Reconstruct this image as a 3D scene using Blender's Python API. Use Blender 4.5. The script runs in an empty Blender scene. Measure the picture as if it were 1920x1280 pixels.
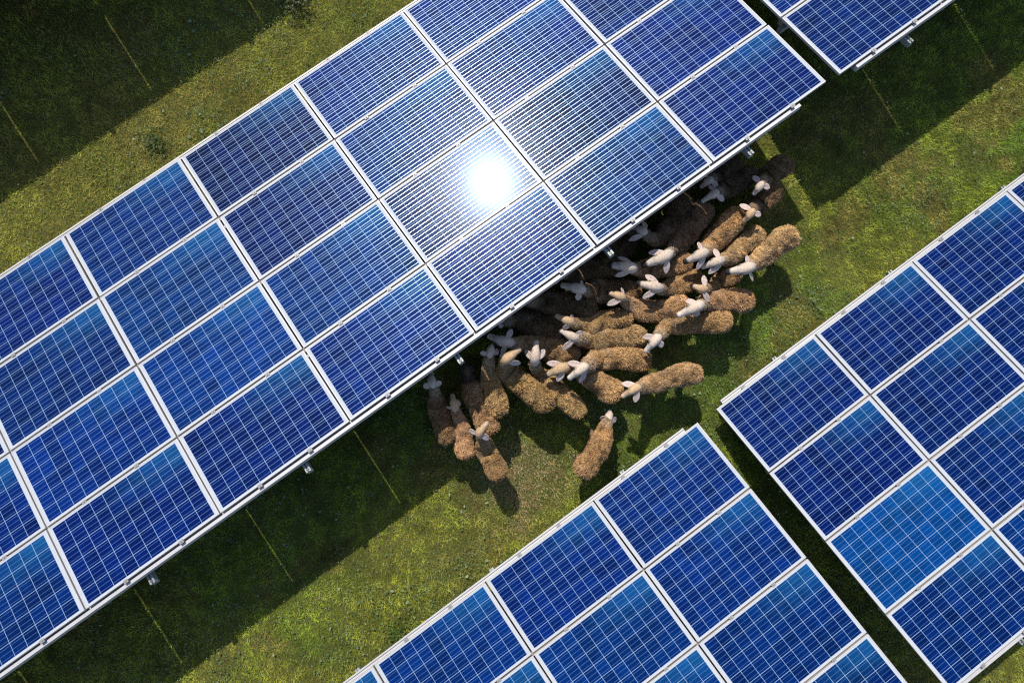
import bpy, bmesh, math, random
import numpy as np
from mathutils import Vector, Matrix, noise as mnoise

random.seed(7); RNG = np.random.default_rng(11)
scene = bpy.context.scene
col = scene.collection
TH = 0.32196                      # slope of the tables
PX, PY = 1.67, 1.01452            # panel pitch along and across a table
PW, PH = 1.65, 0.992              # panel size
SUN = Vector((0.18356, 0.69557, 0.69461))
def gz(x, y): return -0.35 - 0.045 * y

# ------------------------------------------------------------------ helpers
def tag(o, label=None, cat=None, group=None, kind=None):
    if label: o['label'] = label
    if cat: o['category'] = cat
    if group: o['group'] = group
    if kind: o['kind'] = kind
    return o
def empty(name, loc):
    o = bpy.data.objects.new(name, None); col.objects.link(o); o.location = loc
    o.empty_display_size = .2
    return o
def link(name, me, mat=None, parent=None):
    o = bpy.data.objects.new(name, me); col.objects.link(o)
    if mat is not None and len(me.materials) == 0: me.materials.append(mat)
    if parent is not None: o.parent = parent
    return o
def from_bm(name, bm):
    me = bpy.data.meshes.new(name); bm.to_mesh(me); bm.free(); return me
def box(bm, x0, x1, y0, y1, z0, z1):
    v = [bm.verts.new(p) for p in ((x0,y0,z0),(x1,y0,z0),(x1,y1,z0),(x0,y1,z0),(x0,y0,z1),(x1,y0,z1),(x1,y1,z1),(x0,y1,z1))]
    for f in ((3,2,1,0),(4,5,6,7),(0,1,5,4),(1,2,6,5),(2,3,7,6),(3,0,4,7)): bm.faces.new([v[i] for i in f])
def extrude_profile(bm, prof, a, b, axis):
    """closed 2-D profile (p, z) swept along axis from a to b"""
    rings = []
    for t in (a, b):
        rings.append([bm.verts.new((t, p, z) if axis == 'x' else (p, t, z)) for p, z in prof])
    n = len(prof)
    for i in range(n):
        j = (i + 1) % n
        bm.faces.new((rings[0][i], rings[0][j], rings[1][j], rings[1][i]))
    bm.faces.new(rings[0][::-1]); bm.faces.new(rings[1])
    bmesh.ops.recalc_face_normals(bm, faces=bm.faces)
def mesh_np(name, verts, faces_flat, nper, smooth=False):
    me = bpy.data.meshes.new(name)
    nv = len(verts); nf = len(faces_flat) // nper
    me.vertices.add(nv); me.vertices.foreach_set('co', np.asarray(verts, np.float32).ravel())
    me.loops.add(len(faces_flat)); me.loops.foreach_set('vertex_index', np.asarray(faces_flat, np.int32))
    me.polygons.add(nf)
    me.polygons.foreach_set('loop_start', np.arange(nf, dtype=np.int32) * nper)
    me.update(calc_edges=True)
    if smooth: me.polygons.foreach_set('use_smooth', np.ones(nf, bool))
    return me
def set_col(me, rgb, name='Col'):
    a = me.attributes.new(name, 'FLOAT_COLOR', 'POINT')
    c = np.ones((len(me.vertices), 4), np.float32); c[:, :3] = rgb
    a.data.foreach_set('color', c.ravel())

# ------------------------------------------------------------------ node helpers
class NT:
    def __init__(s, name):
        s.m = bpy.data.materials.new(name); s.m.use_nodes = True
        s.t = s.m.node_tree; s.t.nodes.clear()
        s.out = s.t.nodes.new('ShaderNodeOutputMaterial')
        s.b = s.t.nodes.new('ShaderNodeBsdfPrincipled')
        s.t.links.new(s.b.outputs[0], s.out.inputs[0])
    def n(s, kind, **kw):
        x = s.t.nodes.new(kind)
        for k, v in kw.items(): setattr(x, k, v)
        return x
    def put(s, sock, v):
        if isinstance(v, (int, float)): sock.default_value = v
        elif isinstance(v, (tuple, list)): sock.default_value = (*v, 1.0) if len(v) == 3 and sock.type == 'RGBA' else v
        else: s.t.links.new(v, sock)
    def math(s, op, a, b=None, c=None, clamp=False):
        x = s.n('ShaderNodeMath', operation=op, use_clamp=clamp)
        s.put(x.inputs[0], a)
        if b is not None: s.put(x.inputs[1], b)
        if c is not None: s.put(x.inputs[2], c)
        return x.outputs[0]
    def mix(s, f, a, b, blend='MIX'):
        x = s.n('ShaderNodeMix', data_type='RGBA', blend_type=blend)
        s.put(x.inputs[0], f); s.put(x.inputs[6], a); s.put(x.inputs[7], b)
        return x.outputs[2]
    def mixf(s, f, a, b):
        x = s.n('ShaderNodeMix', data_type='FLOAT')
        s.put(x.inputs[0], f); s.put(x.inputs[2], a); s.put(x.inputs[3], b)
        return x.outputs[0]
    def ramp(s, v, lo, hi, a=0., b=1.):
        x = s.n('ShaderNodeMapRange', interpolation_type='SMOOTHSTEP'); s.put(x.inputs[0], v)
        for i, k in enumerate((lo, hi, a, b)): s.put(x.inputs[i + 1], k)
        return x.outputs[0]
    def noise(s, scale, detail=3, vec=None, rough=.55):
        x = s.n('ShaderNodeTexNoise'); x.inputs['Scale'].default_value = scale
        x.inputs['Detail'].default_value = detail; x.inputs['Roughness'].default_value = rough
        if vec is not None: s.t.links.new(vec, x.inputs['Vector'])
        return x.outputs[0]
    def objco(s): return s.n('ShaderNodeTexCoord').outputs['Object']
    def set(s, **kw):
        for k, v in kw.items(): s.put(s.b.inputs[k.replace('_', ' ')], v)

# ------------------------------------------------------------------ materials
def mat_cells():
    k = NT('solar_cells')
    uv = k.n('ShaderNodeTexCoord').outputs['UV']
    sep = k.n('ShaderNodeSeparateXYZ'); k.t.links.new(uv, sep.inputs[0])
    u, v = sep.outputs[0], sep.outputs[1]
    fu, fv = k.math('FRACT', u), k.math('FRACT', v)
    du = k.math('ABSOLUTE', k.math('SUBTRACT', fu, .5)); dv = k.math('ABSOLUTE', k.math('SUBTRACT', fv, .5))
    gu = k.math('GREATER_THAN', du, .5 - GAPU / 2); gv = k.math('GREATER_THAN', dv, .5 - GAPV / 2)
    # outside the 10 x 6 field of cells
    ou = k.math('GREATER_THAN', k.math('ABSOLUTE', k.math('SUBTRACT', u, 5.)), 4.99)
    ov = k.math('GREATER_THAN', k.math('ABSOLUTE', k.math('SUBTRACT', v, 3.)), 2.99)
    outside = k.math('MAXIMUM', ou, ov)
    gap = k.math('MAXIMUM', k.math('MAXIMUM', gu, gv), outside)
    # three ribbons per cell, along the long side
    b1 = k.math('LESS_THAN', dv, BUS / 2)
    b2 = k.math('LESS_THAN', k.math('ABSOLUTE', k.math('SUBTRACT', dv, .32)), BUS / 2)
    bus = k.math('MULTIPLY', k.math('MAXIMUM', b1, b2), k.math('LESS_THAN', du, .492))
    bus = k.math('MULTIPLY', bus, k.math('SUBTRACT', 1., gap))
    info = k.n('ShaderNodeObjectInfo')
    oc = k.n('ShaderNodeSeparateColor'); k.t.links.new(info.outputs['Color'], oc.inputs[0])
    bright, cyan, seed = oc.outputs[0], oc.outputs[1], oc.outputs[2]
    cid = k.n('ShaderNodeCombineXYZ'); k.put(cid.inputs[0], k.math('FLOOR', u)); k.put(cid.inputs[1], k.math('FLOOR', v)); k.put(cid.inputs[2], k.math('MULTIPLY', seed, 97.))
    wn = k.n('ShaderNodeTexWhiteNoise'); k.t.links.new(cid.outputs[0], wn.inputs[0])
    cellr = wn.outputs[0]
    # crystal grains of the silicon
    sh = k.n('ShaderNodeVectorMath', operation='ADD'); k.t.links.new(uv, sh.inputs[0])
    sv = k.n('ShaderNodeCombineXYZ'); k.put(sv.inputs[0], k.math('MULTIPLY', seed, 53.)); k.t.links.new(sv.outputs[0], sh.inputs[1])
    vo = k.n('ShaderNodeTexVoronoi'); vo.inputs['Scale'].default_value = 7.; k.t.links.new(sh.outputs[0], vo.inputs['Vector'])
    vs = k.n('ShaderNodeSeparateColor'); k.t.links.new(vo.outputs['Color'], vs.inputs[0])
    grain = vs.outputs[0]
    big = k.noise(.55, 3, sh.outputs[0])
    val = k.math('ADD', k.math('MULTIPLY', cellr, .5), k.math('MULTIPLY', grain, .22))
    val = k.math('ADD', val, k.ramp(big, .3, .7, .10, .42))
    val = k.math('MULTIPLY', k.math('ADD', val, .45), bright)
    base = k.mix(cyan, (.0001, .0076, .082), (.0003, .041, .160))
    sc = k.n('ShaderNodeVectorMath', operation='SCALE'); k.t.links.new(base, sc.inputs[0]); k.t.links.new(val, sc.inputs['Scale'])
    cell = sc.outputs[0]
    # dust left along the low edge, thickest in one corner
    nz = k.noise(1.3, 4, sh.outputs[0])
    dust = k.math('MULTIPLY', k.ramp(k.math('ADD', v, k.math('MULTIPLY', nz, 1.6)), 3.9, 6.9), k.ramp(k.math('ADD', u, k.math('MULTIPLY', nz, 3.)), 4.5, 12.))
    film = k.math('MULTIPLY', k.ramp(k.noise(2.2, 6, sh.outputs[0], .7), .5, .85), .07)
    cell = k.mix(k.math('ADD', k.math('MULTIPLY', dust, .36), film, clamp=True), cell, (.012, .15, .36))
    white = k.mix(k.noise(3., 3, sh.outputs[0]), (.36, .39, .44), (.46, .48, .52))
    c = k.mix(gap, cell, (.28, .42, .60)); c = k.mix(outside, c, white)
    c = k.mix(bus, c, (.34, .52, .80))
    k.set(Base_Color=c, Metallic=k.math('MULTIPLY', bus, .86), Roughness=k.mixf(bus, k.mixf(gap, .23, .5), .25),
          IOR=1.45, Coat_Weight=.8, Coat_Roughness=k.mixf(k.noise(5., 3, sh.outputs[0]), .016, .024), Coat_IOR=1.22)
    k.b.inputs['Specular IOR Level'].default_value = .025
    # faint wide sheen of the textured, slightly dusty glass
    gl = k.n('ShaderNodeBsdfGlossy'); gl.inputs['Color'].default_value = (.0015, .0023, .0038, 1); k.put(gl.inputs['Roughness'], k.mixf(k.noise(7., 4, sh.outputs[0]), .13, .18))
    ad = k.n('ShaderNodeAddShader'); k.t.links.new(k.b.outputs[0], ad.inputs[0]); k.t.links.new(gl.outputs[0], ad.inputs[1]); k.t.links.new(ad.outputs[0], k.out.inputs[0])
    return k.m
def mat_metal(name, c0, c1, rough, metal, rust=0.):
    k = NT(name); o = k.objco()
    n = k.noise(9., 5, o); c = k.mix(n, c0, c1)
    st = k.n('ShaderNodeTexNoise'); mp = k.n('ShaderNodeMapping'); k.t.links.new(o, mp.inputs[0]); mp.inputs['Scale'].default_value = (2., 60., 60.)
    k.t.links.new(mp.outputs[0], st.inputs[0]); st.inputs['Scale'].default_value = 1.
    c = k.mix(k.math('MULTIPLY', st.outputs[0], .22), c, (.45, .42, .40))
    if rust: c = k.mix(k.math('MULTIPLY', k.ramp(k.noise(3.5, 6, o), .58, .75), rust), c, (.30, .17, .09))
    k.set(Base_Color=c, Metallic=metal, Roughness=k.mixf(n, rough - .07, rough + .1))
    return k.m
GAPU, GAPV, BUS = .025, .026, .0155
M_CELL = mat_cells()
M_FRAME = mat_metal('anodised_frame', (.44, .44, .45), (.54, .54, .545), .45, .2, .2)
M_RAIL = mat_metal('aluminium_rail', (.42, .415, .42), (.52, .51, .515), .5, .2, .15)
M_DULL = mat_metal('weathered_rail', (.16, .125, .10), (.27, .23, .20), .6, .2, .5)
M_STEEL = mat_metal('galvanised_steel', (.34, .37, .40), (.50, .53, .55), .5, .5, .15)
M_TIP = mat_metal('rafter_metal', (.20, .23, .23), (.32, .36, .36), .5, .3, .1)
M_CLAMP = mat_metal('clamp_metal', (.16, .165, .17), (.26, .26, .27), .5, .2)
def mat_wool():
    k = NT('wool'); o = k.objco()
    a = k.n('ShaderNodeAttribute', attribute_name='Col').outputs['Color']
    v = k.n('ShaderNodeTexVoronoi'); v.inputs['Scale'].default_value = 85.; v.inputs['Randomness'].default_value = 1.
    wv = k.n('ShaderNodeVectorMath', operation='ADD'); k.t.links.new(o, wv.inputs[0])
    nn = k.n('ShaderNodeTexNoise'); nn.inputs['Scale'].default_value = 30.; k.t.links.new(o, nn.inputs[0])
    ns = k.n('ShaderNodeVectorMath', operation='SCALE'); k.t.links.new(nn.outputs['Color'], ns.inputs[0]); ns.inputs['Scale'].default_value = .02
    k.t.links.new(ns.outputs[0], wv.inputs[1]); k.t.links.new(wv.outputs[0], v.inputs['Vector'])
    d = v.outputs['Distance']
    lum = k.ramp(d, .05, .75, 1.15, .7)
    c = k.n('ShaderNodeVectorMath', operation='SCALE'); k.t.links.new(a, c.inputs[0]); k.t.links.new(lum, c.inputs['Scale'])
    c2 = k.mix(k.math('MULTIPLY', k.ramp(k.noise(6., 4, o), .45, .7), .35), c.outputs[0], (.36, .27, .18))
    bp = k.n('ShaderNodeBump'); bp.inputs['Strength'].default_value = .4; bp.inputs['Distance'].default_value = .006
    k.t.links.new(k.math('SUBTRACT', 1., d), bp.inputs['Height'])
    k.set(Base_Color=c2, Roughness=.85, Normal=bp.outputs[0], Sheen_Weight=.12, Sheen_Roughness=.5)
    k.b.inputs['Specular IOR Level'].default_value = .15
    return k.m
def mat_skin():
    k = NT('sheep_skin'); o = k.objco()
    a = k.n('ShaderNodeAttribute', attribute_name='Col').outputs['Color']
    n = k.ramp(k.noise(55., 6, o, .7), .3, .7, .58, 1.12)
    c = k.n('ShaderNodeVectorMath', operation='SCALE'); k.t.links.new(a, c.inputs[0]); k.t.links.new(n, c.inputs['Scale'])
    bp = k.n('ShaderNodeBump'); bp.inputs['Strength'].default_value = .35; bp.inputs['Distance'].default_value = .004
    k.t.links.new(k.noise(120., 3, o), bp.inputs['Height'])
    k.set(Base_Color=c.outputs[0], Roughness=.7, Normal=bp.outputs[0])
    k.b.inputs['Specular IOR Level'].default_value = .2
    return k.m
def mat_leaf(name, rough=.55, trans=.25):
    k = NT(name)
    a = k.n('ShaderNodeAttribute', attribute_name='Col').outputs['Color']
    k.set(Base_Color=a, Roughness=rough)
    k.b.inputs['Specular IOR Level'].default_value = .25
    tr = k.n('ShaderNodeBsdfTranslucent'); k.t.links.new(a, tr.inputs[0])
    mx = k.n('ShaderNodeMixShader'); mx.inputs[0].default_value = trans
    k.t.links.new(k.b.outputs[0], mx.inputs[1]); k.t.links.new(tr.outputs[0], mx.inputs[2]); k.t.links.new(mx.outputs[0], k.out.inputs[0])
    return k.m
def mat_ground():
    k = NT('soil_and_moss'); o = k.objco()
    c = k.mix(k.ramp(k.noise(.9, 6, o), .35, .65), (.055, .065, .014), (.12, .10, .034))
    c = k.mix(k.ramp(k.noise(26., 5, o), .4, .65), c, (.08, .11, .02))
    c = k.mix(k.math('MULTIPLY', k.ramp(k.noise(60., 3, o), .55, .7), .5), c, (.16, .125, .06))
    bp = k.n('ShaderNodeBump'); bp.inputs['Strength'].default_value = .6; bp.inputs['Distance'].default_value = .03
    k.t.links.new(k.noise(45., 5, o), bp.inputs['Height'])
    k.set(Base_Color=c, Roughness=.95, Normal=bp.outputs[0]); k.b.inputs['Specular IOR Level'].default_value = .1
    return k.m
M_WOOL, M_SKIN = mat_wool(), mat_skin()
M_GRASS, M_WEED = mat_leaf('grass_blades'), mat_leaf('weed_leaves', .5, .2)
M_GROUND = mat_ground()

# ------------------------------------------------------------------ camera, sun, sky
cam = bpy.data.cameras.new('camera'); co = bpy.data.objects.new('camera', cam); col.objects.link(co)
CAMPOS = Vector((-5.326124, -3.668490, 8.762423))
R = Matrix(((0.81006061, 0.58118432, -0.07763107), (-0.57761184, 0.81373602, 0.06479391), (0.10082841, -0.00764637, 0.99487445)))
co.matrix_world = Matrix.Translation(CAMPOS) @ R.to_4x4()
cam.sensor_width = 36; cam.lens = 23.83; cam.clip_start = .05; cam.clip_end = 2000
scene.camera = co
sl = bpy.data.lights.new('sun', 'SUN'); so = bpy.data.objects.new('sun', sl); col.objects.link(so)
sl.energy = 5.1; sl.angle = math.radians(.53); sl.color = (1., .945, .86)
so.rotation_euler = SUN.to_track_quat('Z', 'Y').to_euler(); so.location = (0, 0, 40)
w = bpy.data.worlds.new('World'); scene.world = w; w.use_nodes = True
bg = w.node_tree.nodes['Background']; sk = w.node_tree.nodes.new('ShaderNodeTexSky')
sk.sky_type = 'NISHITA'; sk.sun_disc = False
sk.sun_elevation = math.asin(SUN.z); sk.sun_rotation = math.atan2(SUN.x, SUN.y)
w.node_tree.links.new(sk.outputs[0], bg.inputs[0]); bg.inputs[1].default_value = .148
scene.view_settings.view_transform = 'Standard'; scene.view_settings.look = 'None'; scene.view_settings.exposure = 0
scene.cycles.use_denoising = False; scene.cycles.filter_width = 1.25
scene.cycles.max_bounces = 6

# ------------------------------------------------------------------ ground
def ground():
    bm = bmesh.new(); s = 400.
    v = [bm.verts.new((x, y, gz(x, y))) for x, y in ((-s, -s), (s, -s), (s, s), (-s, s))]
    bm.faces.new(v)
    o = link('ground', from_bm('ground', bm), M_GROUND); tag(o, 'olive green pasture soil under the solar tables', 'ground', kind='structure')
ground()

def vnoise(x, y, seed):
    """smooth value noise, 0..1"""
    g = np.random.default_rng(seed).random((256, 256))
    xi, yi = np.floor(x).astype(int), np.floor(y).astype(int); fx, fy = x - xi, y - yi
    fx, fy = fx * fx * (3 - 2 * fx), fy * fy * (3 - 2 * fy)
    a = lambda i, j: g[(xi + i) % 256, (yi + j) % 256]
    return (a(0,0)*(1-fx)+a(1,0)*fx)*(1-fy) + (a(0,1)*(1-fx)+a(1,1)*fx)*fy
def fbm(x, y, seed, n=4):
    r = 0; amp = .5; tot = 0
    for i in range(n):
        r = r + amp * vnoise(x * 2**i + 17 * i, y * 2**i + 5 * i, seed + i); tot += amp; amp *= .55
    return r / tot
FIELD = [(-7.34, 2.85), (4.22, -4.56), (-1.44, -12.59), (-12.27, -3.99)]     # the patch of pasture the drone looks down on
def in_field(x, y, m):
    cx, cy = np.mean(FIELD, 0); ok = np.ones(len(x), bool)
    for i in range(4):
        (ax, ay), (bx, by) = FIELD[i], FIELD[(i + 1) % 4]
        nx, ny = -(by - ay), bx - ax; L = math.hypot(nx, ny); nx /= L; ny /= L
        s = math.copysign(1, (cx - ax) * nx + (cy - ay) * ny)
        ok &= ((x - ax) * nx + (y - ay) * ny) * s > -m
    return ok
def scatter(n_per_m2, m=1.0):
    x0, x1, y0, y1 = -14.2, 6.2, -14.5, 5.
    n = int(n_per_m2 * (x1 - x0) * (y1 - y0))
    x, y = RNG.uniform(x0, x1, n), RNG.uniform(y0, y1, n)
    k = in_field(x, y, m); return x[k], y[k]
def lerp(a, b, t): return np.asarray(a) * (1 - t[:, None]) + np.asarray(b) * t[:, None]
def sstep(v, a, b):
    t = np.clip((v - a) / (b - a), 0, 1); return t * t * (3 - 2 * t)
def turf_colour(x, y, n):
    g = lerp((.062, .105, .014), (.118, .142, .020), sstep(fbm(x * 1.1, y * 1.1, 3), .35, .65))
    ol = sstep(fbm(x * .45, y * .45, 21), .42, .62) * .75
    far = sstep(-(x * .58 - y * .81) * .12, -.1, .9)           # warmer and drier towards the upper left of the field
    g = lerp((0, 0, 0), (1, 1, 1), np.ones(n)) * g
    g = g * (1 - ol[:, None]) + np.array((.150, .143, .030)) * ol[:, None]
    g = g * (1 - .45 * far[:, None]) + np.array((.21, .175, .035)) * .45 * far[:, None]
    br = sstep(fbm(x * 1.6, y * 1.6, 41), .56, .72) * .75
    g = g * (1 - br[:, None]) + np.array((.135, .095, .040)) * br[:, None]
    dk = sstep(fbm(x * 3.3, y * 3.3, 61), .52, .72) * .55
    cl = .6 + .9 * sstep(fbm(x * 9, y * 9, 141, 3), .25, .75)
    g = g * (1 - dk[:, None]) * np.array((2.95, 3.05, 1.8)) * cl[:, None]
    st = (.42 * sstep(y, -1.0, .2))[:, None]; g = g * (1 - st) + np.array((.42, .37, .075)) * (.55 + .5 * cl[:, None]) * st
    nz = fbm(x * 3, y * 3, 161)
    for px, py, rad, c, s in ((-5.62, -5.72, .75, (.46, .335, .165), 1.0), (-6.9, -6.35, .6, (.27, .20, .08), .45), (-4.0, -6.0, .7, (.10, .19, .02), .6), (-3.3, -6.25, .6, (.12, .20, .02), .55), (-7.6, .45, .9, (.33, .27, .06), .5)):
        k = (s * (1 - sstep(np.hypot(x - px, y - py) / rad + (nz - .5) * 1.1, .45, 1.05)))[:, None]
        g = g * (1 - k) + np.array(c) * (.5 + .8 * cl[:, None] * .7) * k
    return g
def grass():
    x, y = scatter(4600); n = len(x)
    hgt = fbm(x * 2.2, y * 2.2, 81)
    L = RNG.uniform(.03, .075, n) * (.6 + .9 * hgt); lean = RNG.uniform(.35, 1.35, n); az = RNG.uniform(0, 2 * np.pi, n)
    W = RNG.uniform(.004, .0085, n) * .5
    z = gz(x, y) - .004
    dx, dy = np.cos(az), np.sin(az)
    tip = np.stack([x + dx * L * np.sin(lean), y + dy * L * np.sin(lean), z + L * np.cos(lean)], 1)
    roll = RNG.uniform(-.6, .6, n)
    sx, sy, sz = -dy * W * np.cos(roll), dx * W * np.cos(roll), W * np.sin(roll)
    a = np.stack([x + sx, y + sy, z + sz + L * .12], 1); b = np.stack([x - sx, y - sy, z - sz + L * .12], 1)
    V = np.stack([a, b, tip], 1).reshape(-1, 3)
    me = mesh_np('grass', V, np.arange(3 * n), 3)
    c = turf_colour(x, y, n) * RNG.uniform(.68, 1.35, n)[:, None]
    dry = (RNG.random(n) < .06)[:, None]; c = np.where(dry, np.array((.27, .21, .09)) * RNG.uniform(.6, 1.3, n)[:, None], c)
    lush = (RNG.random(n) < .07)[:, None]; c = np.where(lush, np.array((.06, .16, .02)), c)
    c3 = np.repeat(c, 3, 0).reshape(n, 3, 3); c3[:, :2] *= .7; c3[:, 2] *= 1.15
    set_col(me, c3.reshape(-1, 3))
    tag(link('grass', me, M_GRASS), 'short olive green pasture grass between the solar tables', 'grass', kind='stuff')
def leaf_discs(name, x, y, z, r, c, tilt):
    n = len(x); k = 6
    az, t = RNG.uniform(0, 2*np.pi, n), RNG.uniform(0, tilt, n)
    nx, ny, nz = np.sin(t)*np.cos(az), np.sin(t)*np.sin(az), np.cos(t)
    N = np.stack([nx, ny, nz], 1); A = np.cross(N, np.array([.3, .2, 1.]) + RNG.normal(0, .6, (n, 3))); A /= np.linalg.norm(A, axis=1)[:, None]
    B = np.cross(N, A); P = np.stack([x, y, z], 1); asp = RNG.uniform(.45, .95, n)[:, None]
    V = np.stack([P + r[:, None] * (A * math.cos(2*math.pi*i/k) + B * math.sin(2*math.pi*i/k) * asp) for i in range(k)], 1)
    me = mesh_np(name, V.reshape(-1, 3), np.arange(n * k), k)
    set_col(me, np.repeat(c, k, 0)); return me
def weeds():
    x, y = scatter(4000); f = fbm(x * .8, y * .8, 101) * .6 + fbm(x * 4, y * 4, 121) * .4
    p = sstep(f, .45, .68); keep = RNG.random(len(x)) < p * .30 + .03; x, y = x[keep], y[keep]; n = len(x)
    r = RNG.uniform(.004, .011, n) * (1 + (RNG.random(n) < .07) * RNG.uniform(.3, 1.6, n))
    c = lerp((.10, .16, .045), (.24, .30, .17), RNG.random(n) ** 1.5) * RNG.uniform(.6, 1.25, n)[:, None]
    me = leaf_discs('broadleaf_weeds', x, y, gz(x, y) + RNG.uniform(.025, .06, n), r, c, .7)
    tag(link('broadleaf_weeds', me, M_WEED), 'pale round leaves of clover and weeds dotted through the grass', 'weeds', kind='stuff')
grass(); weeds()
def plant(x, y, n, rad, h, c0, c1, label):
    a, q = RNG.uniform(0, 2*np.pi, n), np.sqrt(RNG.random(n)) * rad * (1 + .5 * np.sin(3 * RNG.uniform(0, 6.28) + 3 * RNG.uniform(0, 2*np.pi, n)))
    lx, ly = np.cos(a) * q, np.sin(a) * q; lz = np.clip(1 - (q / rad / 1.4) ** 2, .1, 1) * h * RNG.uniform(.3, 1, n)
    c = lerp(c0, c1, RNG.random(n))
    root = empty('weed_plant', (x, y, gz(x, y))); tag(root, label, 'plant', 'leafy weeds in the pasture')
    me = leaf_discs('leaves', lx, ly, lz, RNG.uniform(.008, .02, n), c, .9)
    link('leaves', me, M_WEED, root)
    bm = bmesh.new()
    for i in range(7):
        b = RNG.uniform(0, 6.28); tx, ty = math.cos(b) * rad * .6, math.sin(b) * rad * .6
        v = [bm.verts.new(p) for p in ((.004, 0, 0), (-.004, 0, 0), (tx - .002, ty, h * .8), (tx + .002, ty, h * .8))]; bm.faces.new(v)
    me = from_bm('stem', bm); set_col(me, np.tile((.07, .09, .03), (len(me.vertices), 1))); link('stem', me, M_WEED, root)
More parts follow.
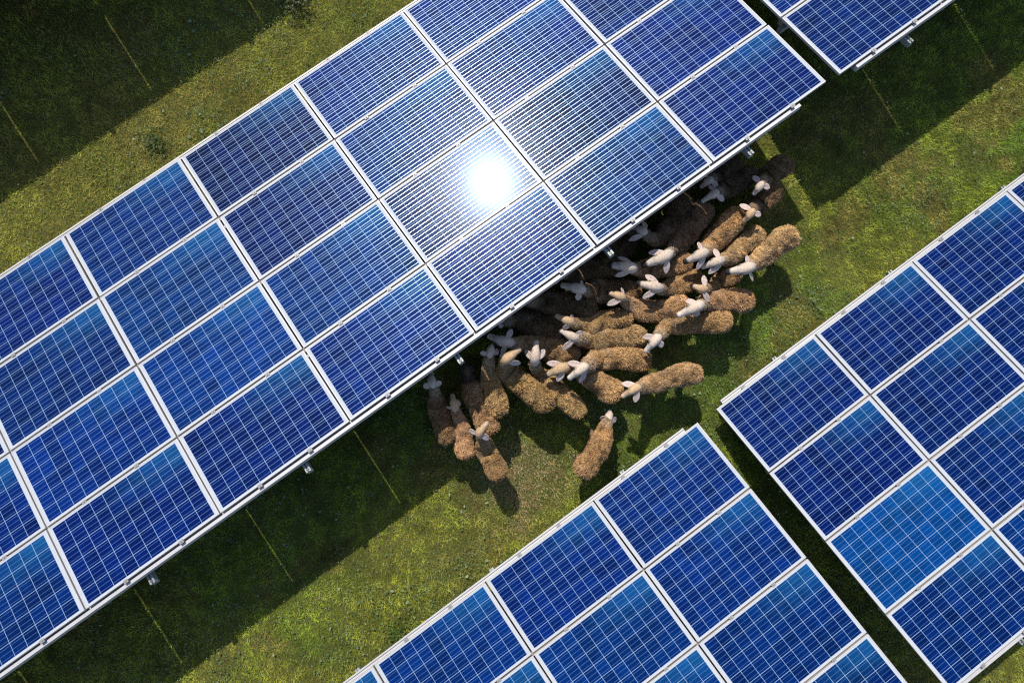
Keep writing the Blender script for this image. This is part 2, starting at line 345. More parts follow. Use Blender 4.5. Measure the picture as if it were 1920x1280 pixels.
SHEEP = {
  'S1': ([[-6.023, -4.777, 0.555], [-5.939, -4.513, 0.575], [-5.866, -4.299, 0.585], [-5.803, -4.169, 0.732], [-5.745, -4.029, 0.93], [-5.691, -3.928, 0.84]], [[-5.864, -4.035, 0.89], [-5.679, -4.107, 0.89]], 0.138, 'cream', 0),
  'S2': ([[-5.96, -5.05, 0.513], [-5.867, -4.863, 0.533], [-5.79, -4.675, 0.543], [-5.744, -4.541, 0.636], [-5.7, -4.419, 0.78], [-5.644, -4.299, 0.66]], [[-5.776, -4.405, 0.74], [-5.63, -4.409, 0.74]], 0.12, 'tan', 0),
  'S3': ([[-5.509, -4.997, 0.52], [-5.488, -4.66, 0.54], [-5.424, -4.389, 0.55], [-5.382, -4.273, 0.56], [-5.336, -4.167, 0.7], [-5.291, -4.079, 0.56]], [[-5.381, -4.119, 0.66], [-5.264, -4.188, 0.66]], 0.142, 'brown', 0),
  'S4': ([[-5.33, -4.875, 0.576], [-5.225, -4.568, 0.596], [-5.15, -4.396, 0.606], [-5.078, -4.255, 0.754], [-4.988, -4.14, 0.951], [-4.911, -4.087, 0.861]], [[-5.091, -4.089, 0.911], [-4.886, -4.182, 0.911]], 0.138, 'cream', 0),
  'S6': ([[-4.736, -5.157, 0.59], [-4.865, -4.787, 0.61], [-4.95, -4.474, 0.62], [-4.923, -4.364, 0.805], [-4.873, -4.311, 1.04], [-4.664, -4.317, 0.95]], [[-4.773, -4.453, 1.0], [-4.889, -4.238, 1.0]], 0.175, 'tan', 0),
  'S7': ([[-4.488, -5.48, 0.506], [-4.558, -5.065, 0.526], [-4.624, -4.787, 0.536], [-4.633, -4.624, 0.703], [-4.59, -4.503, 0.92], [-4.442, -4.352, 0.83]], [[-4.625, -4.369, 0.88], [-4.434, -4.498, 0.88]], 0.145, 'cream', 0),
  'S8': ([[-4.125, -4.851, 0.541], [-4.275, -4.628, 0.561], [-4.458, -4.424, 0.571], [-4.618, -4.275, 0.718], [-4.772, -4.147, 0.916], [-4.895, -3.959, 0.826]], [[-4.611, -4.075, 0.876], [-4.879, -4.242, 0.876]], 0.16, 'cream', 0),
  'S9': ([[-4.074, -4.494, 0.541], [-4.276, -4.252, 0.561], [-4.434, -4.083, 0.571], [-4.561, -3.973, 0.718], [-4.675, -3.882, 0.916], [-4.81, -3.753, 0.826]], [[-4.685, -3.992, 0.876], [-4.606, -3.816, 0.876]], 0.15, 'cream', 0),
  'S10': ([[-3.586, -4.505, 0.555], [-3.831, -4.25, 0.575], [-4.085, -4.039, 0.585], [-4.198, -3.936, 0.732], [-4.298, -3.823, 0.93], [-4.366, -3.682, 0.84]], [[-4.375, -3.894, 0.89], [-4.223, -3.792, 0.89]], 0.165, 'cream', 0),
  'S11': ([[-3.3, -4.849, 0.583], [-3.544, -4.692, 0.603], [-3.793, -4.597, 0.613], [-3.915, -4.497, 0.76], [-4.015, -4.383, 0.958], [-4.096, -4.237, 0.868]], [[-3.936, -4.377, 0.918], [-4.11, -4.432, 0.918]], 0.14, 'tan', 0),
  'S12': ([[-3.264, -5.137, 0.555], [-3.62, -4.924, 0.575], [-3.864, -4.774, 0.585], [-3.974, -4.679, 0.732], [-4.075, -4.574, 0.93], [-4.151, -4.41, 0.84]], [[-3.942, -4.606, 0.89], [-4.266, -4.626, 0.89]], 0.16, 'cream', 0),
  'S13': ([[-3.397, -5.413, 0.555], [-3.706, -5.158, 0.575], [-3.927, -4.999, 0.585], [-4.069, -4.97, 0.757], [-4.21, -4.929, 0.98], [-4.423, -4.945, 0.9]], [[-4.309, -4.781, 0.94], [-4.334, -5.061, 0.94]], 0.165, 'cream', 0),
  'S14': ([[-3.999, -5.552, 0.52], [-4.076, -5.313, 0.54], [-4.167, -5.091, 0.55], [-4.256, -4.912, 0.698], [-4.402, -4.796, 0.895], [-4.625, -4.767, 0.805]], [[-4.519, -4.635, 0.855], [-4.538, -4.896, 0.855]], 0.155, 'tan', 1),
  'S15': ([[-2.948, -5.918, 0.555], [-3.283, -5.758, 0.575], [-3.562, -5.671, 0.585], [-3.705, -5.596, 0.732], [-3.825, -5.507, 0.93], [-4.016, -5.512, 0.84]], [[-3.913, -5.377, 0.89], [-3.921, -5.65, 0.89]], 0.15, 'tan', 0),
  'S16': ([[-4.959, -6.046, 0.555], [-4.697, -5.963, 0.575], [-4.439, -5.831, 0.585], [-4.331, -5.736, 0.595], [-4.251, -5.68, 0.6], [-4.157, -5.644, 0.46]], [[-4.343, -5.639, 0.56], [-4.189, -5.777, 0.56]], 0.145, 'cream', 0),
  'S17': ([[-5.774, -5.5, 0.534], [-5.733, -5.281, 0.554], [-5.713, -5.107, 0.564], [-5.67, -4.984, 0.737], [-5.64, -4.833, 0.96], [-5.478, -4.795, 0.92]], [[-5.724, -4.738, 0.92], [-5.597, -4.971, 0.92]], 0.135, 'tan', 0),
  'S18': ([[-2.251, -5.609, 0.527], [-2.535, -5.44, 0.547], [-2.909, -5.208, 0.557], [-3.109, -5.191, 0.704], [-3.265, -5.184, 0.902], [-3.456, -5.248, 0.812]], [[-3.367, -5.079, 0.862], [-3.249, -5.315, 0.862]], 0.155, 'cream', 0),
  'S19': ([[-2.578, -5.095, 0.555], [-2.916, -4.997, 0.575], [-3.155, -4.787, 0.585], [-3.243, -4.62, 0.732], [-3.326, -4.51, 0.93], [-3.414, -4.37, 0.84]], [[-3.23, -4.451, 0.89], [-3.501, -4.503, 0.89]], 0.15, 'tan', 1),
  'S20': ([[-1.889, -5.591, 0.555], [-2.122, -5.386, 0.575], [-2.324, -5.268, 0.585], [-2.471, -5.206, 0.732], [-2.638, -5.147, 0.93], [-2.879, -5.116, 0.84]], [[-2.69, -5.02, 0.89], [-2.712, -5.235, 0.89]], 0.155, 'cream', 0),
  'S21': ([[-1.756, -5.167, 0.485], [-1.967, -5.155, 0.505], [-2.13, -5.133, 0.515], [-2.281, -5.091, 0.672], [-2.429, -5.029, 0.88], [-2.502, -4.907, 0.82]], [[-2.299, -4.909, 0.84], [-2.433, -5.214, 0.84]], 0.12, 'tan', 1),
  'S22': ([[-2.234, -4.964, 0.555], [-2.509, -4.872, 0.575], [-2.66, -4.816, 0.585], [-2.79, -4.761, 0.732], [-2.906, -4.665, 0.93], [-3.048, -4.493, 0.84]], [[-2.912, -4.47, 0.89], [-3.103, -4.682, 0.89]], 0.145, 'cream', 1),
  'S23': ([[-2.241, -4.679, 0.576], [-2.529, -4.571, 0.596], [-2.776, -4.465, 0.606], [-2.927, -4.368, 0.754], [-3.039, -4.282, 0.951], [-3.215, -4.108, 0.861]], [[-3.065, -4.107, 0.911], [-3.25, -4.266, 0.911]], 0.15, 'cream', 1),
  'S24': ([[-1.67, -4.234, 0.618], [-1.945, -4.328, 0.638], [-2.211, -4.407, 0.648], [-2.415, -4.427, 0.795], [-2.619, -4.425, 0.993], [-2.894, -4.362, 0.903]], [[-2.757, -4.265, 0.953], [-2.711, -4.609, 0.953]], 0.165, 'cream', 1),
  'S26': ([[-1.351, -4.562, 0.618], [-1.677, -4.629, 0.638], [-1.941, -4.678, 0.648], [-2.075, -4.681, 0.795], [-2.229, -4.659, 0.993], [-2.45, -4.626, 0.903]], [[-2.145, -4.533, 0.953], [-2.397, -4.797, 0.953]], 0.155, 'cream', 1),
  'S27': ([[-1.25, -4.935, 0.555], [-1.539, -4.921, 0.575], [-1.794, -4.944, 0.585], [-1.936, -4.914, 0.732], [-2.09, -4.858, 0.93], [-2.281, -4.808, 0.84]], [[-2.013, -4.716, 0.89], [-2.257, -4.92, 0.89]], 0.14, 'cream', 0),
  'S25': ([[-0.898, -5.197, 0.555], [-1.217, -5.171, 0.575], [-1.509, -5.193, 0.585], [-1.669, -5.175, 0.732], [-1.844, -5.134, 0.93], [-2.069, -5.03, 0.84]], [[-1.722, -5.022, 0.89], [-1.842, -5.321, 0.89]], 0.165, 'cream', 1),
  'S28': ([[-0.743, -4.617, 0.527], [-0.965, -4.603, 0.547], [-1.115, -4.62, 0.557], [-1.241, -4.616, 0.704], [-1.383, -4.619, 0.902], [-1.494, -4.668, 0.812]], [[-1.409, -4.461, 0.862], [-1.27, -4.715, 0.862]], 0.14, 'tan', 0),
  'S29': ([[-0.41, -4.41, 0.534], [-0.659, -4.397, 0.554], [-0.81, -4.414, 0.564], [-0.932, -4.412, 0.712], [-1.093, -4.412, 0.909], [-1.195, -4.463, 0.819]], [[-1.067, -4.268, 0.869], [-0.98, -4.502, 0.869]], 0.145, 'cream', 0),
  'S30': ([[-0.875, -4.251, 0.534], [-1.178, -4.233, 0.554], [-1.357, -4.221, 0.564], [-1.484, -4.196, 0.712], [-1.628, -4.164, 0.909], [-1.788, -4.159, 0.819]], [[-1.602, -4.07, 0.869], [-1.545, -4.306, 0.869]], 0.145, 'cream', 0),
  'S31': ([[-0.939, -4.008, 0.513], [-1.166, -4.018, 0.533], [-1.307, -4.025, 0.543], [-1.419, -4.014, 0.661], [-1.553, -4.002, 0.83], [-1.639, -4.015, 0.71]], [[-1.546, -3.905, 0.79], [-1.469, -4.116, 0.79]], 0.14, 'cream', 0),
  'S32': ([[-1.801, -3.995, 0.555], [-2.054, -4.131, 0.575], [-2.33, -4.247, 0.585], [-2.523, -4.188, 0.732], [-2.639, -4.031, 0.93], [-2.69, -3.899, 0.84]], [[-2.836, -4.021, 0.89], [-2.544, -3.941, 0.89]], 0.165, 'cream', 0),
  'S34': ([[-3.002, -4.624, 0.583], [-3.266, -4.447, 0.603], [-3.478, -4.299, 0.613], [-3.588, -4.225, 0.76], [-3.688, -4.139, 0.958], [-3.829, -3.977, 0.868]], [[-3.587, -4.109, 0.918], [-3.769, -4.253, 0.918]], 0.15, 'cream', 0),
  'S35': ([[-3.022, -4.234, 0.534], [-3.294, -4.079, 0.554], [-3.545, -3.961, 0.564], [-3.661, -3.904, 0.712], [-3.784, -3.848, 0.909], [-3.907, -3.767, 0.819]], [[-3.704, -3.765, 0.869], [-3.883, -3.928, 0.869]], 0.155, 'cream', 0),
  'S36': ([[-3.078, -4.046, 0.527], [-2.874, -4.059, 0.547], [-2.698, -3.986, 0.557], [-2.678, -3.889, 0.704], [-2.709, -3.772, 0.902], [-2.686, -3.625, 0.812]], [[-2.805, -3.764, 0.862], [-2.615, -3.793, 0.862]], 0.155, 'cream', 0),
}

# ------------------------------------------------------------------ the solar tables
def panel_mesh():
    lip = .011; x, y = PW / 2, PH / 2
    bm = bmesh.new(); uvl = bm.loops.layers.uv.new('UVMap')
    a, b = x - .004, y - .004
    box(bm, -a, a, -b, b, -.007, -.0022)
    for f in bm.faces:
        for l in f.loops:
            l[uvl].uv = (l.vert.co.x / .156 + 5, l.vert.co.y / .156 + 3) if f.normal.z > .5 or f.calc_center_median().z > -.003 else (-1, -1)
    return from_bm('solar_panel', bm)
def frame_mesh():
    lip = .012; X, Y = PW / 2, PH / 2
    bm = bmesh.new()
    def ring(x, y, z): return [bm.verts.new((sx * x, sy * y, z)) for sx, sy in ((-1,-1),(1,-1),(1,1),(-1,1))]
    rs = [ring(X - lip, Y - lip, -.0018), ring(X - lip, Y - lip, 0), ring(X - .0012, Y - .0012, 0), ring(X, Y, -.0012), ring(X, Y, -.036), ring(X - .028, Y - .028, -.036), ring(X - .028, Y - .028, -.034), ring(X - .003, Y - .003, -.034), ring(X - .003, Y - .003, -.008)]
    for p, q in zip(rs, rs[1:]):
        for i in range(4):
            j = (i + 1) % 4; bm.faces.new((p[j], p[i], q[i], q[j]))
    return from_bm('frame', bm)
def clamp_mesh():
    bm = bmesh.new()
    box(bm, -.026, .026, -.019, .019, .0012, .0045)                       # plate gripping both frames
    box(bm, -.026, .026, -.006, .006, -.035, .0010)                       # web in the gap
    bmesh.ops.create_cone(bm, cap_ends=True, segments=8, radius1=.0075, radius2=.0075, depth=.007, matrix=Matrix.Translation((0, 0, .0085)))
    return from_bm('clamp', bm)
RAILP = [(-.026,-.078),(.026,-.078),(.026,-.038),(.007,-.038),(.007,-.056),(-.007,-.056),(-.007,-.038),(-.026,-.038)]
RAIL0 = [(-.026,-.148),(.026,-.148)] + RAILP[2:]
RAIL4 = [(-.018,-.125),(.075,-.125),(.075,-.118),(.018,-.118),(.018,-.044),(-.018,-.044)]
RAFTP = [(-.030,-.165),(.030,-.165),(.030,-.080),(.009,-.080),(.009,-.105),(-.009,-.105),(-.009,-.080),(-.030,-.080)]
ME_PANEL, ME_FRAME, ME_CLAMP = panel_mesh(), frame_mesh(), clamp_mesh()
for m_, k_ in ((ME_PANEL, M_CELL), (ME_FRAME, M_FRAME), (ME_CLAMP, M_CLAMP)): m_.materials.append(k_)
def table(o, th, sgn, n, label, raft, look={}, tilt={}, rails={}, purlin=(0, 0), rng=0):
    """o: low outer corner at the aisle end, in world space; the table runs n panels from it towards sgn"""
    rd = random.Random(rng)
    g = gz(o[0], o[1]); root = empty('solar_table', (o[0], o[1], g)); tag(root, label, 'solar panels', 'tables of the solar farm')
    h = o[2] - g
    def slope(ob): ob.location = (0, 0, h); ob.rotation_euler = (-th, 0, 0); return ob
    T = Matrix.Translation((0, 0, h)) @ Matrix.Rotation(-th, 4, 'X')
    for c in range(n):
        for r in range(4):
            p = bpy.data.objects.new('solar_panel', ME_PANEL); col.objects.link(p); p.parent = root
            p.location = T @ Vector((sgn * (c * PX + PX / 2), -(r * PY + PH / 2), 0))
            dx, dy = tilt.get((c, r), (rd.gauss(0, .22), rd.gauss(0, .30)))
            p.rotation_euler = (-th + math.radians(dx), math.radians(dy), 0)
            b, cy = look.get((c, r), (rd.uniform(.68, 1.18), max(0., rd.gauss(.08, .10))))
            p.color = (b, cy, rd.random(), 1)
            f = bpy.data.objects.new('frame', ME_FRAME); col.objects.link(f); f.parent = p
    gap = PY - PH
    for r in range(5):
        bm = bmesh.new()
        v = r * PY - gap / 2
        if r == 0: v = -.030
        if r == 4: v = 4 * PY - gap + .038
        e0, e1 = rails.get(r, (-.02, .06))
        if sgn > 0: xa, xb = -e0, n * PX + e1
        else: xa, xb = -n * PX - e1, e0
        dz = -.002 if r in (0, 4) else 0
        extrude_profile(bm, [(p - v, z + dz + (.012 if r in (0, 4) else 0)) for p, z in (RAIL0 if r == 0 else RAIL4 if r == 4 else [(-.026,-.1365),(.026,-.1365),(.026,-.038),(-.026,-.038)])], xa, xb, 'x')
        rl = slope(link('rail', from_bm('rail', bm), M_RAIL if r in (0, 4) else M_DULL, root))
        for c in range(n):
            for q in (.3, .7):
                k = bpy.data.objects.new('clamp', ME_CLAMP); col.objects.link(k); k.parent = rl
                k.location = (sgn * (c + q) * PX + rd.uniform(-.03, .03), {0: .012, 4: -(4 * PY - gap + .008)}.get(r, -v), 0)
    for x in raft:
        bm = bmesh.new(); extrude_profile(bm, [(p + x, z - .058) for p, z in RAFTP], -(4 * PY + .135), .09, 'y')
        rf = slope(link('rafter', from_bm('rafter', bm), M_TIP, root))
        bm = bmesh.new(); box(bm, x - .016, x + .016, -(4 * PY + .115), -(4 * PY + .100), -.137, -.130); box(bm, x - .004, x + .004, -(4 * PY + .132), -(4 * PY + .1155), -.137, -.128)
        link('bolt', from_bm('bolt', bm), M_BOLT, rf)
    for r in (1, 3):
        bm = bmesh.new(); v = r * PY
        xa, xb = sorted((-sgn * purlin[0], sgn * (n * PX + .05)))
        extrude_profile(bm, [(-v - .03, -.295), (-v + .03, -.295), (-v + .03, -.2245), (-v - .03, -.2245)], xa, xb, 'x')
        slope(link('purlin', from_bm('purlin', bm), M_STEEL, root))
        for x in raft:
            top = T @ Vector((x, -v, -.296))
            bm = bmesh.new(); z0 = gz(o[0], o[1] + top.y) - g - .25
            W, F = .045, .006                                       # C-section post driven into the ground
            prof = [(-W, -W), (W, -W), (W, -W + F), (-W + F, -W + F), (-W + F, W - F), (W, W - F), (W, W), (-W, W)]
            lo = [bm.verts.new((top.x + a, top.y + b, z0)) for a, b in prof]; hi = [bm.verts.new((top.x + a, top.y + b, top.z + b * -math.tan(th) - .002)) for a, b in prof]
            for i in range(8): j = (i + 1) % 8; bm.faces.new((lo[i], lo[j], hi[j], hi[i]))
            bm.faces.new(lo[::-1]); bm.faces.new(hi); bmesh.ops.recalc_face_normals(bm, faces=bm.faces)
            link('post', from_bm('post', bm), M_STEEL, root)
M_BOLT = mat_metal('dark_bolt', (.06, .06, .07), (.12, .12, .13), .5, .6)
# the five tables
table((0, 0, 0), TH, -1, 9, 'largest table of blue solar panels with the white sun glare, sheep crowding under its edge',
      [-1.19, -3.23, -5.33, -7.37, -9.37, -11.4, -13.5], rng=3, rails={4: (-.41, .05), 0: (-.1, .05)}, purlin=(-.06, 0),
      tilt={(2, 2): (.0, .0), (2, 3): (.9, .15), (2, 1): (-.6, -.4), (1, 2): (.3, .5), (3, 1): (-.4, -.35), (3, 2): (.3, -.6), (1, 3): (.2, .6)},
      look={(3, 0): (.55, .0), (2, 2): (.75, .0), (1, 2): (.55, .05), (5, 2): (1.2, .1), (5, 3): (.95, .0), (6, 1): (.62, .1), (4, 2): (1.15, .25), (4, 1): (.8, .4), (3, 2): (.9, .3), (1, 3): (.7, .35)})
table((.1835, -.0232, -.0143), TH, 1, 4, 'corner of a solar table across the narrow gap from the largest table',
      [1.05, 3.1, 5.2], rng=5, rails={4: (-.25, .05), 0: (-.1, .05)}, purlin=(-.06, 0))
table((-3.0175, -6.4762, .2970), .33321, 1, 5, 'solar table with one paler sky-blue panel, its corner pointing at the flock',
      [1.09, 3.10, 5.13, 7.2], rng=8, rails={4: (-.2, .05), 0: (-.13, .05)}, purlin=(-.06, 0),
      look={(0, 2): (1.1, .7), (0, 3): (.85, .15), (1, 2): (.85, .12), (1, 1): (.8, .05), (0, 1): (.85, .0), (1, 3): (.95, .3), (2, 1): (.85, .05), (2, 2): (.95, .15), (1, 0): (.85, .02), (2, 0): (.85, .04), (0, 0): (.9, .03)})
table((-3.3285, -6.4323, .4235), .32066, -1, 5, 'solar table whose edge lies just below the lone sheep',
      [-1.15, -3.21, -5.25, -7.3], rng=13, rails={4: (-.2, .05), 0: (-.2, .05)}, purlin=(-.06, 0),
      look={(2, 0): (1.0, .2), (0, 2): (.9, .2), (0, 3): (.75, .1), (1, 2): (.95, .3)})
table((.53, 6.25, -.2), TH, -1, 8, 'solar table just out of frame, known only by its wide shadow behind the largest table',
      [-1.1, -3.2, -5.3, -7.4, -9.5, -11.5], rng=21)

# ------------------------------------------------------------------ the flock
def crom(P, t):
    P = np.asarray(P, float); n = len(P)
    Q = np.vstack([2 * P[0] - P[1], P, 2 * P[-1] - P[-2]])
    i = np.clip(np.floor(t).astype(int), 0, n - 2); f = (t - i)[:, None]
    a, b, c, d = Q[i], Q[i + 1], Q[i + 2], Q[i + 3]
    return .5 * (2 * b + (c - a) * f + (2 * a - 5 * b + 4 * c - d) * f**2 + (3 * b - a - 3 * c + d) * f**3)
def frames(C):
    T = np.gradient(C, axis=0); T /= np.linalg.norm(T, axis=1)[:, None] + 1e-9
    S = np.cross(T, (0, 0, 1.)); S /= np.linalg.norm(S, axis=1)[:, None] + 1e-9
    for _ in range(3): S[1:-1] = (S[:-2] + 2 * S[1:-1] + S[2:]) / 4
    S -= T * (S * T).sum(1)[:, None]; S /= np.linalg.norm(S, axis=1)[:, None] + 1e-9
    return T, S, np.cross(S, T)
FT = [0, .02, .06, .12, .22, .38, .65, 1.0, 1.5, 2.0, 2.4, 2.7, 3.0, 3.4, 3.7, 3.9]
FA = [0, .34, .55, .72, .88, .99, 1.02, .92, .95, .88, .72, .58, .48, .43, .40, .34]
HT = [3.2, 3.6, 3.85, 4.0, 4.2, 4.36, 4.5, 4.7, 4.85, 4.95, 5.0]
HA = [.050, .056, .062, .065, .064, .062, .046, .036, .037, .031, .0]
def tube_mesh(bm, pts, rad, seg=10):
    rings = []
    for i, (p, r) in enumerate(zip(pts, rad)):
        d = Vector(pts[min(i + 1, len(pts) - 1)]) - Vector(pts[max(i - 1, 0)]); q = d.to_track_quat('Z', 'Y')
        rings.append([bm.verts.new(Vector(p) + q @ Vector((math.cos(2*math.pi*k/seg) * r, math.sin(2*math.pi*k/seg) * r, 0))) for k in range(seg)])
    for a, b in zip(rings, rings[1:]):
        for k in range(seg): bm.faces.new((a[k], a[(k+1) % seg], b[(k+1) % seg], b[k]))
    bm.faces.new(rings[0][::-1]); bm.faces.new(rings[-1])
def loft(bm, C, S, U, a, b, seg=20):
    rings = []
    for i in range(len(C)):
        rings.append([bm.verts.new(C[i] + S[i] * a[i] * math.cos(2*math.pi*k/seg) + U[i] * b[i] * math.sin(2*math.pi*k/seg)) for k in range(seg)])
    for p, q in zip(rings, rings[1:]):
        for k in range(seg): bm.faces.new((p[k], p[(k+1) % seg], q[(k+1) % seg], q[k]))
    bm.faces.new(rings[0][::-1]); bm.faces.new(rings[-1]); bmesh.ops.recalc_face_normals(bm, faces=bm.faces)
FACE = {'cream': (.66, .565, .485), 'tan': (.56, .40, .25), 'brown': (.10, .06, .04)}
def make_sheep(key, idx):
    P, E, w, face, nose = SHEEP[key]
    rd = random.Random(idx * 13 + 1); w *= rd.uniform(.84, .93)
    P = np.array(P, float); E = np.array(E, float)
    ox, oy = float(P[1, 0]), float(P[1, 1]); oz = gz(ox, oy)
    off = np.array([ox, oy, 0.])
    # heights in the data are above the local ground; make them relative to the sheep's own base
    Pl = P - off; Pl[:, 2] += [gz(0, p[1]) - oz for p in P]
    El = E - off; El[:, 2] += [gz(0, e[1]) - oz for e in E]
    fl = np.linalg.norm(Pl[5] - Pl[4]); hs = min(1.12, max(.82, fl / .235))
    # ---- body: one continuous surface (trunk, neck, head, legs)
    t = np.concatenate([np.linspace(.10, 3.2, 26), np.linspace(3.3, 5., 26)])
    C = crom(Pl, t); T, S, U = frames(C)
    a = np.where(t < 3.3, np.maximum(np.interp(t, FT, FA) * w - .028, .03), np.interp(t, HT, HA) * hs)
    k = sstep(t, 3.0, 3.6)
    a = (np.maximum(np.interp(t, FT, FA) * w - .028, .03)) * (1 - k) + np.interp(t, HT, HA) * hs * k
    b = a * np.interp(t, [0, 2, 3, 4, 4.4, 5], [1.15, 1.15, 1.0, 1.08, 1.15, 1.0])
    a[-1] = b[-1] = .008
    bm = bmesh.new(); loft(bm, C, S, U, a, b)
    g = lambda p: float(gz(0, p[1] + oy) - oz)
    for tt, hind in ((.5, 1), (1.8, 0)):
        c = crom(Pl, np.array([tt]))[0]; f = crom(Pl, np.array([tt + .15]))[0] - c; f[2] = 0; f /= np.linalg.norm(f); sd = np.array([f[1], -f[0], 0])
        for s in (-1, 1):
            q = c + sd * s * w * .5; st = rd.uniform(-.05, .05); z0 = g(q)
            z = lambda x, y, zz: tuple(q + f * x + sd * s * y + np.array([0, 0, 0])) [:2] + (z0 + zz,)
            if hind: pts = [z(0, 0, c[2] - z0), z(.04, .0, .36), z(-.06 + st, .0, .21), z(-.02 + st, .0, .05), z(st, 0, .0)]; rad = [.075, .055, .028, .02, .027]
            else: pts = [z(0, 0, c[2] - z0), z(.0, 0, .36), z(.01 + st, 0, .2), z(st, 0, .05), z(.01 + st, 0, .0)]; rad = [.065, .045, .026, .019, .026]
            tube_mesh(bm, pts, rad)
    bmesh.ops.recalc_face_normals(bm, faces=bm.faces)
    tmp = link('tmp_body', from_bm('tmp_body', bm))
    md = tmp.modifiers.new('r', 'REMESH'); md.mode = 'VOXEL'; md.voxel_size = .0115; md.use_smooth_shade = True
    ms = tmp.modifiers.new('s', 'SMOOTH'); ms.factor = .5; ms.iterations = 3
    dg = bpy.context.evaluated_depsgraph_get(); me = bpy.data.meshes.new_from_object(tmp.evaluated_get(dg))
    old = tmp.data; bpy.data.objects.remove(tmp); bpy.data.meshes.remove(old)
    nb = len(me.vertices); co_ = np.empty(nb * 3, np.float32); me.vertices.foreach_get('co', co_); co_ = co_.reshape(-1, 3)
    tn = np.linspace(0, 5, 120); Cn = crom(Pl, tn)
    d2 = ((co_[:, None, :] - Cn[None]) ** 2).sum(2); tv = tn[d2.argmin(1)]
    fc = np.array(FACE[face]) * rd.uniform(.9, 1.08)
    wool = np.array((.30, .20, .115)) * rd.uniform(.9, 1.1)
    hm = sstep(tv, 3.0, 3.7)[:, None]; cc = wool * (1 - hm) + fc * hm
    crown = (np.exp(-((tv - 4.15) / .22) ** 2) * (.55 if face != 'tan' else .8))[:, None]          # tan wool on the forehead
    if face != 'brown': cc = cc * (1 - crown * .6) + np.array((.50, .31, .15)) * crown * .6
    lat = np.linalg.norm(co_ - Cn[d2.argmin(1)], axis=1)
    Sn = frames(Cn)[1][d2.argmin(1)]; sdist = np.abs(((co_ - Cn[d2.argmin(1)]) * Sn).sum(1))
    eye = (np.exp(-((tv - 4.36) / .10) ** 2) * sstep(sdist, .028 * hs, .05 * hs))[:, None]
    cc = cc * (1 - .75 * eye) + np.array((.10, .07, .05)) * .75 * eye
    brd = (np.exp(-((tv - 4.6) / .16) ** 2) * (1 - sstep(sdist, .006, .022)))[:, None]
    cc = cc * (1 - .35 * brd) + np.array((.62, .44, .34)) * .35 * brd
    mz = sstep(tv, 4.68 if nose else 4.88, 4.78 if nose else 4.97)[:, None]
    cc = cc * (1 - mz) + np.array((.02, .018, .018) if nose else (.30, .22, .19)) * mz
    low = (co_[:, 2] < .33)[:, None] & (hm < .2); cc = np.where(low, np.array((.20, .15, .10)), cc)
    low = (co_[:, 2] < .035)[:, None] & (hm < .2); cc = np.where(low, np.array((.04, .035, .03)), cc)
    # ---- ears and eyes are joined into the same mesh
    bm = bmesh.new(); bm.from_mesh(me); n0 = len(bm.verts); cols = [tuple(x) for x in cc]
    i4 = int(np.argmin(abs(t - 4.02))); poll, sd, up = C[i4], S[i4], U[i4]; fwd = T[i4]
    for e in El:
        sg = 1 if np.dot(e - poll, sd) > 0 else -1
        e = e + np.array([0, 0, rd.uniform(-.01, .03)])
        base = poll + sd * sg * .046 * hs + up * .018 - fwd * .012
        ax = e - base; L = np.linalg.norm(ax)
        if L < .085: e = base + ax / L * .085; ax = e - base; L = .085
        if L > .17: ax = ax / L * .17; L = .17
        axn = ax / L; wd = np.cross(axn, (0, 0, 1.)); wd /= np.linalg.norm(wd) + 1e-9
        if np.dot(wd, fwd) < 0: wd = -wd
        roll = rd.uniform(-.1, .7); upn = np.cross(wd, axn); upn = upn if upn[2] > 0 else -upn
        wd2 = wd * math.cos(roll) + upn * math.sin(roll); nn = np.cross(axn, wd2); nn = nn if nn[2] > 0 else -nn
        prof = [(0, .022), (.15, .028), (.35, .038), (.6, .039), (.8, .029), (.93, .015), (1., .003)]
        rows_t, rows_b = [], []
        for s_, hw in prof:
            ctr = base + ax * s_ + np.array([0, 0, -.025 * s_ * s_])
            rt, rb = [], []
            for u_ in (-1, -.55, 0, .55, 1):
                p = ctr + wd2 * hw * u_ + nn * (.010 * u_ * u_ * (1 - s_ * .6))
                rt.append(bm.verts.new(p + nn * .002)); cols.append(tuple(np.array((.62, .48, .43) if abs(u_) < .8 else (.68, .60, .54)) * (.92 if face != 'brown' else .2)))
                rb.append(bm.verts.new(p - nn * .003)); cols.append(tuple(fc * .95))
            rows_t.append(rt); rows_b.append(rb)
        for A, fl_ in ((rows_t, 0), (rows_b, 1)):
            for p, q in zip(A, A[1:]):
                for k_ in range(4):
                    f_ = (p[k_], p[k_+1], q[k_+1], q[k_]); bm.faces.new(f_ if not fl_ else f_[::-1])
        for p, q, p2, q2 in zip(rows_t, rows_t[1:], rows_b, rows_b[1:]):
            bm.faces.new((p[0], q[0], q2[0], p2[0])); bm.faces.new((p[4], p2[4], q2[4], q[4]))
        bm.faces.new(rows_t[-1] + rows_b[-1][::-1])
    ie = int(np.argmin(abs(t - 4.38)))
    for s_ in (-1, 1):
        p = C[ie] + S[ie] * s_ * a[ie] * .90 + U[ie] * b[ie] * .38
        r = bmesh.ops.create_icosphere(bm, subdivisions=1, radius=.0115, matrix=Matrix.Translation(p)); cols += [(.02, .015, .012)] * len(r['verts'])
    bm.verts.index_update(); bm.to_mesh(me); bm.free()
    set_col(me, np.array(cols, np.float32)); me.polygons.foreach_set('use_smooth', np.ones(len(me.polygons), bool))
    me.name = 'sheep'
    body = link('sheep', me, M_SKIN); body.location = (ox, oy, oz)
    # ---- fleece: lumpy locks over trunk and neck
    ns, seg = 118, 104
    tf = 3.88 * (np.linspace(0, 1, ns) ** 1.12); Cf = crom(Pl, tf); Tf, Sf, Uf = frames(Cf)
